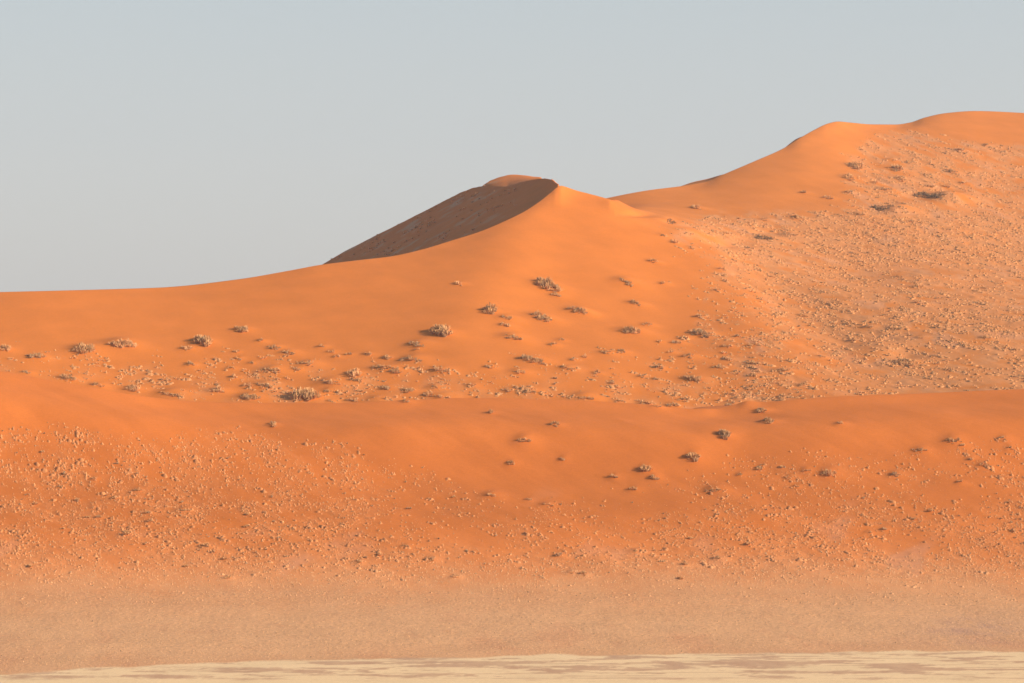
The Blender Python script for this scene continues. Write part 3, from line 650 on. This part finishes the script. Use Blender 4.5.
# the uncountable small tufts: jagged little domes and blades
def tiny_field(name, sets, label, seed):
    """sets of (x, Y, height, width, colour, form): form 'l' = leafy tuft, 'm' = little mound of sand and litter, 'g' = grain-like stub"""
    rg = np.random.default_rng(seed); VV, CC, FF, nv = [], [], [], 0
    for (x, Y, h, wid, base, form) in sets:
        for lo, hi, nb, thin in ((0, .55, 7, 1.0), (.55, 99, 20, .42)):      # the bigger tufts get more and finer leaves
            k = (wid >= lo) & (wid < hi); n = int(k.sum())
            if not n: continue
            X_, Y_, h_, wd = x[k], Y[k], h[k], wid[k]; z = zat(X_, Y_); c = np.stack([X_, Y_, z], -1)[:, None, :]
            if form == 'l':
                a = np.linspace(0, 2 * np.pi, nb, endpoint=False)[None, :] + rg.uniform(0, 2 * np.pi, (n, 1)) + rg.normal(0, .3, (n, nb))
                d = np.stack([np.cos(a), np.sin(a), 0 * a], -1); s_ = np.stack([-np.sin(a), np.cos(a), 0 * a], -1)
                w_ = wd[:, None, None] * rg.uniform(.6 if thin < 1 else .8, 1.25, (n, nb, 1)); hh = (h_[:, None] * rg.uniform(.45, 1.2, (n, nb)))[..., None]
                up = np.array([0, 0, 1.0]); inn, outn = (.5, .2) if thin == 1 else (.12, .62)
                v0 = c + d * w_ * inn - s_ * w_ * .30 * thin - up * .12; v1 = c + d * w_ * inn + s_ * w_ * .30 * thin - up * .12
                v2 = c + d * w_ * outn + s_ * w_ * .16 * thin + up * hh; v3 = c + d * w_ * (outn - .08) - s_ * w_ * .16 * thin + up * hh
                V = np.stack([v0, v1, v2, v3], 2).reshape(n, -1, 3); per = nb * 4
                T = np.concatenate([np.stack([[0, 1, 2], [0, 2, 3]]) + 4 * i for i in range(nb)])
            else:
                m = 7 if form == 'm' else 5
                a = np.linspace(0, 2 * np.pi, m, endpoint=False)[None, :] + rg.uniform(0, 2 * np.pi, (n, 1)) + rg.normal(0, .15, (n, m))
                r = wd[:, None] * rg.uniform(.75, 1.25, (n, m)); ex, ey = np.cos(a) * r, np.sin(a) * r
                if form == 'm':                                   # drawn out down the wind, to the right and towards the viewer
                    q = np.array([.75, -.66]); al = ex * q[0] + ey * q[1]; ex, ey = ex + q[0] * al * .55 * (al > 0), ey + q[1] * al * .55 * (al > 0)
                ring0 = np.stack([ex, ey, 0 * ex - .15], -1) + c
                if form == 'm':
                    gx_ = zat(X_ + .8, Y_) - z; gy_ = zat(X_, Y_ + .8) - z
                    ring0[..., 2] += (ex * gx_[:, None] + ey * gy_[:, None]) / .8
                    ring1 = c + np.stack([ex * .55, ey * .55, h_[:, None] * rg.uniform(.6, .9, (n, m))], -1)
                    ring1[..., 2] += .55 * (ex * gx_[:, None] + ey * gy_[:, None]) / .8
                    top = c + np.stack([0 * h_, 0 * h_, h_], -1)[:, None, :]
                    V = np.concatenate([ring0, ring1, top], 1); per = 2 * m + 1
                    T = np.array([t for i in range(m) for t in ([i, (i + 1) % m, m + (i + 1) % m], [i, m + (i + 1) % m, m + i], [m + i, m + (i + 1) % m, 2 * m])])
                else:
                    top = c + np.stack([rg.normal(0, .2, n) * wd, rg.normal(0, .2, n) * wd, h_], -1)[:, None, :]
                    V = np.concatenate([ring0, top], 1); per = m + 1
                    T = np.array([[i, (i + 1) % m, m] for i in range(m)])
            VV.append(V.reshape(-1, 3)); FF.append((T[None] + (nv + np.arange(n) * per)[:, None, None]).reshape(-1, 3)); nv += n * per
            q = (base[k] if base.ndim == 2 else base[None, :]) * (1 + rg.normal(0, .16 if form == 'l' else .09, (n, 1))).clip(.45, 1.5)
            CC.append(np.repeat(q, per, 0))
    V, C_, T = np.concatenate(VV), np.concatenate(CC), np.concatenate(FF).astype(np.int32)
    me = bpy.data.meshes.new(name)
    me.vertices.add(len(V)); me.vertices.foreach_set('co', V.astype(np.float32).ravel())
    me.loops.add(T.size); me.loops.foreach_set('vertex_index', T.ravel())
    me.polygons.add(len(T)); me.polygons.foreach_set('loop_start', np.arange(0, T.size, 3, dtype=np.int32))
    me.update(calc_edges=True)
    at = me.attributes.new('col', 'FLOAT_COLOR', 'POINT')
    at.data.foreach_set('color', np.concatenate([C_, np.ones((len(C_), 1))], -1).astype(np.float32).ravel())
    me.materials.append(M_straw)
    o = bpy.data.objects.new(name, me); COL.objects.link(o)
    tag(o, label, 'grass', kind='stuff')
    print(name, [len(q[0]) for q in sets], len(T))

def sizes(n, mean, sig, seed):
    return np.minimum(np.exp(np.random.default_rng(seed).normal(math.log(mean), sig, n)), mean * 1.9)
def fieldset(n, box, fn, sheet, seed, mean, sig, base, flat=1.0, form='l', drift=0):
    x, Y, z, u, y = sample(n, box, fn, sheet, seed)
    w_ = sizes(len(x), mean, sig, seed + 1)
    if sheet == 0: w_ = w_ * (1 - .42 * sm(535, 598, y))
    if drift:                              # grow in short wind-drawn drifts: each seed spreads into a streak of smaller tufts
        rg = np.random.default_rng(seed + 2); k = rg.integers(2, 7, len(x)); r = np.repeat(np.arange(len(x)), k)
        t, c = rg.normal(0, 1, len(r)) * w_[r] * drift, rg.normal(0, .35, len(r)) * w_[r]
        x, Y, w_ = x[r] + t * .75 + c, Y[r] - t * .62 + c * 1.3, w_[r] * rg.uniform(.35, .9, len(r))
    base = np.asarray(base, float)
    if sheet == 0 and form == 'm':         # the mounds are built of the ground they stand on: orange on the dune, tan towards the plain
        t = sm(535, 600, HZ - F * (zat(x, Y) - H) / Y)[:, None]; base = base * (1 - t) + np.array([.72, .35, .15]) * t
    return (x, Y, w_ * flat, w_ * 1.15, base, form)
def onmound(st, frac, k, base, seed, rise=.7):
    """leafy tufts standing on a share of the mounds of another set"""
    rg = np.random.default_rng(seed); x, Y, h, w_, b, f = st; m = rg.random(len(x)) < frac
    return (x[m], Y[m], h[m] + w_[m] * k * rise, w_[m] * k, np.asarray(base), 'l')
LOAM = np.array([.62, .262, .09]); LOAM_F = np.array([.62, .235, .075])
fb = (-375, 1395, 405, 605)
f1 = fieldset(50000, fb, dens_front, 0, 301, .28, .40, LOAM_F, .62, 'm'); f2 = fieldset(90000, fb, dens_front, 0, 303, .17, .3, LOAM_F * 1.04, .8, 'm')
tiny_field('front_dune_grass', [f1, f2, onmound(f1, .5, .8, PALE, 1), fieldset(4000, fb, dens_front, 0, 305, .36, .35, GREY, .9),
    fieldset(2200, fb, dens_front, 0, 307, .6, .35, LOAM_F * .95, .75, 'm', 1.4), fieldset(2400, fb, dens_front, 0, 309, .46, .3, LOAM_F * .9, .9, 'm')], 'scattered small pale grass tufts all over the front dune', 11)
mb = (-375, 860, 205, 410)
m1 = fieldset(10000, mb, dens_main, 1, 311, .75, .42, LOAM, .5, 'm', 1.5); m2 = fieldset(24000, mb, dens_main, 1, 313, .33, .4, LOAM, .7, 'm')
tiny_field('main_dune_grass', [m1, m2, onmound(m1, .35, .8, STRAW, 2), onmound(m2, .3, .9, PALE, 3), fieldset(4500, mb, dens_main, 1, 317, .7, .4, PALE, .7, 'l', 1.6),
    fieldset(1300, mb, dens_main, 1, 315, .8, .4, GREY, .6, 'l', 1.1)], 'low dry grass strewn over the lower slope of the main dune', 12)
rb = (600, 1395, 120, 410)
r1 = fieldset(15000, rb, dens_right, 2, 321, .78, .42, LOAM, .48, 'm', 1.6); r2 = fieldset(52000, rb, dens_right, 2, 323, .38, .42, LOAM * 1.06, .85, 'm')
r3 = fieldset(8500, rb, dens_right, 1, 327, .7, .42, LOAM, .48, 'm', 1.6); r4 = fieldset(24000, rb, dens_right, 1, 329, .35, .42, LOAM * 1.06, .85, 'm')
tiny_field('right_dune_grass', [r1, r2, r3, r4, onmound(r1, .18, .8, STRAW, 4), onmound(r2, .2, .9, PALE, 5), onmound(r4, .25, .9, PALE, 6), fieldset(3000, rb, dens_right, 2, 325, .6, .4, GREY, .7, 'l', 1.1), fieldset(6000, rb, dens_right, 2, 326, .6, .4, PALE, .7, 'l', 1.6)],
    'dry grass tufts covering the flank of the right dune', 13)
def dens_plain(u, y, x, Y):
    edge = np.interp(u, U, y_pan)
    return sm(556, 600, y + .01 * (u - 400)) * (1 - sm(-5, 0, y - edge)) * np.clip(.8 + .8 * fbm(x / 9, Y / 30, 45, 3), .2, 1)
pb = (-375, 1395, 550, 676)
tiny_field('plain_grass', [fieldset(110000, pb, dens_plain, 0, 331, .20, .35, [.84, .46, .21], 1.2, 'g'), fieldset(48000, pb, dens_plain, 0, 335, .24, .35, [.66, .33, .14], 1.3, 'g'),
    fieldset(2400, pb, dens_plain, 0, 333, .34, .3, GREY, .8)], 'fine short dry grass covering the plain', 14)
# thin growth on the shaded slip face
def dens_slip(u, y, x, Y):
    c = L1([(320, 265), (400, 255), (450, 241), (505, 221), (560, 186)], u)
    up = sm(0, 4, c - y) * (1 - sm(470, 545, u))
    return up * np.clip(-.05 + 1.7 * fbm(x / 16 + 4, Y / 26, 47, 3), 0, 1)
tiny_field('slip_face_grass', [fieldset(9000, (322, 545, 184, 264), dens_slip, 1, 341, .8, .4, PALE, .6)], 'sparse grass patches in the shaded slip face of the main dune', 15)

# ------------------------------------------------------------------ haze
HAZE = .42e-4
if HAZE:
    x0, x1, ya, yb, za, zb = -9000, 9000, -800, 6000, -14, 460
    # the desert floor lies inside the air; the box only has to hold the scene round the view
    vs = [(x, y, z) for z in (za, zb) for y in (ya, yb) for x in (x0, x1)]
    me = bpy.data.meshes.new('haze'); me.from_pydata(vs, [], [(0, 2, 3, 1), (4, 5, 7, 6), (0, 1, 5, 4), (1, 3, 7, 5), (3, 2, 6, 7), (2, 0, 4, 6)])
    m = bpy.data.materials.new('haze_air'); m.use_nodes = True; nt = m.node_tree; nt.nodes.clear()
    mo = nt.nodes.new('ShaderNodeOutputMaterial'); pv = nt.nodes.new('ShaderNodeVolumePrincipled')
    pv.inputs['Color'].default_value = (.72, .84, 1, 1); pv.inputs['Density'].default_value = HAZE; pv.inputs['Anisotropy'].default_value = .2
    nt.links.new(pv.outputs[0], mo.inputs['Volume']); me.materials.append(m)
    o = bpy.data.objects.new('haze', me); COL.objects.link(o); tag(o, 'thin pale haze filling the air over the dunes', 'haze', kind='stuff')
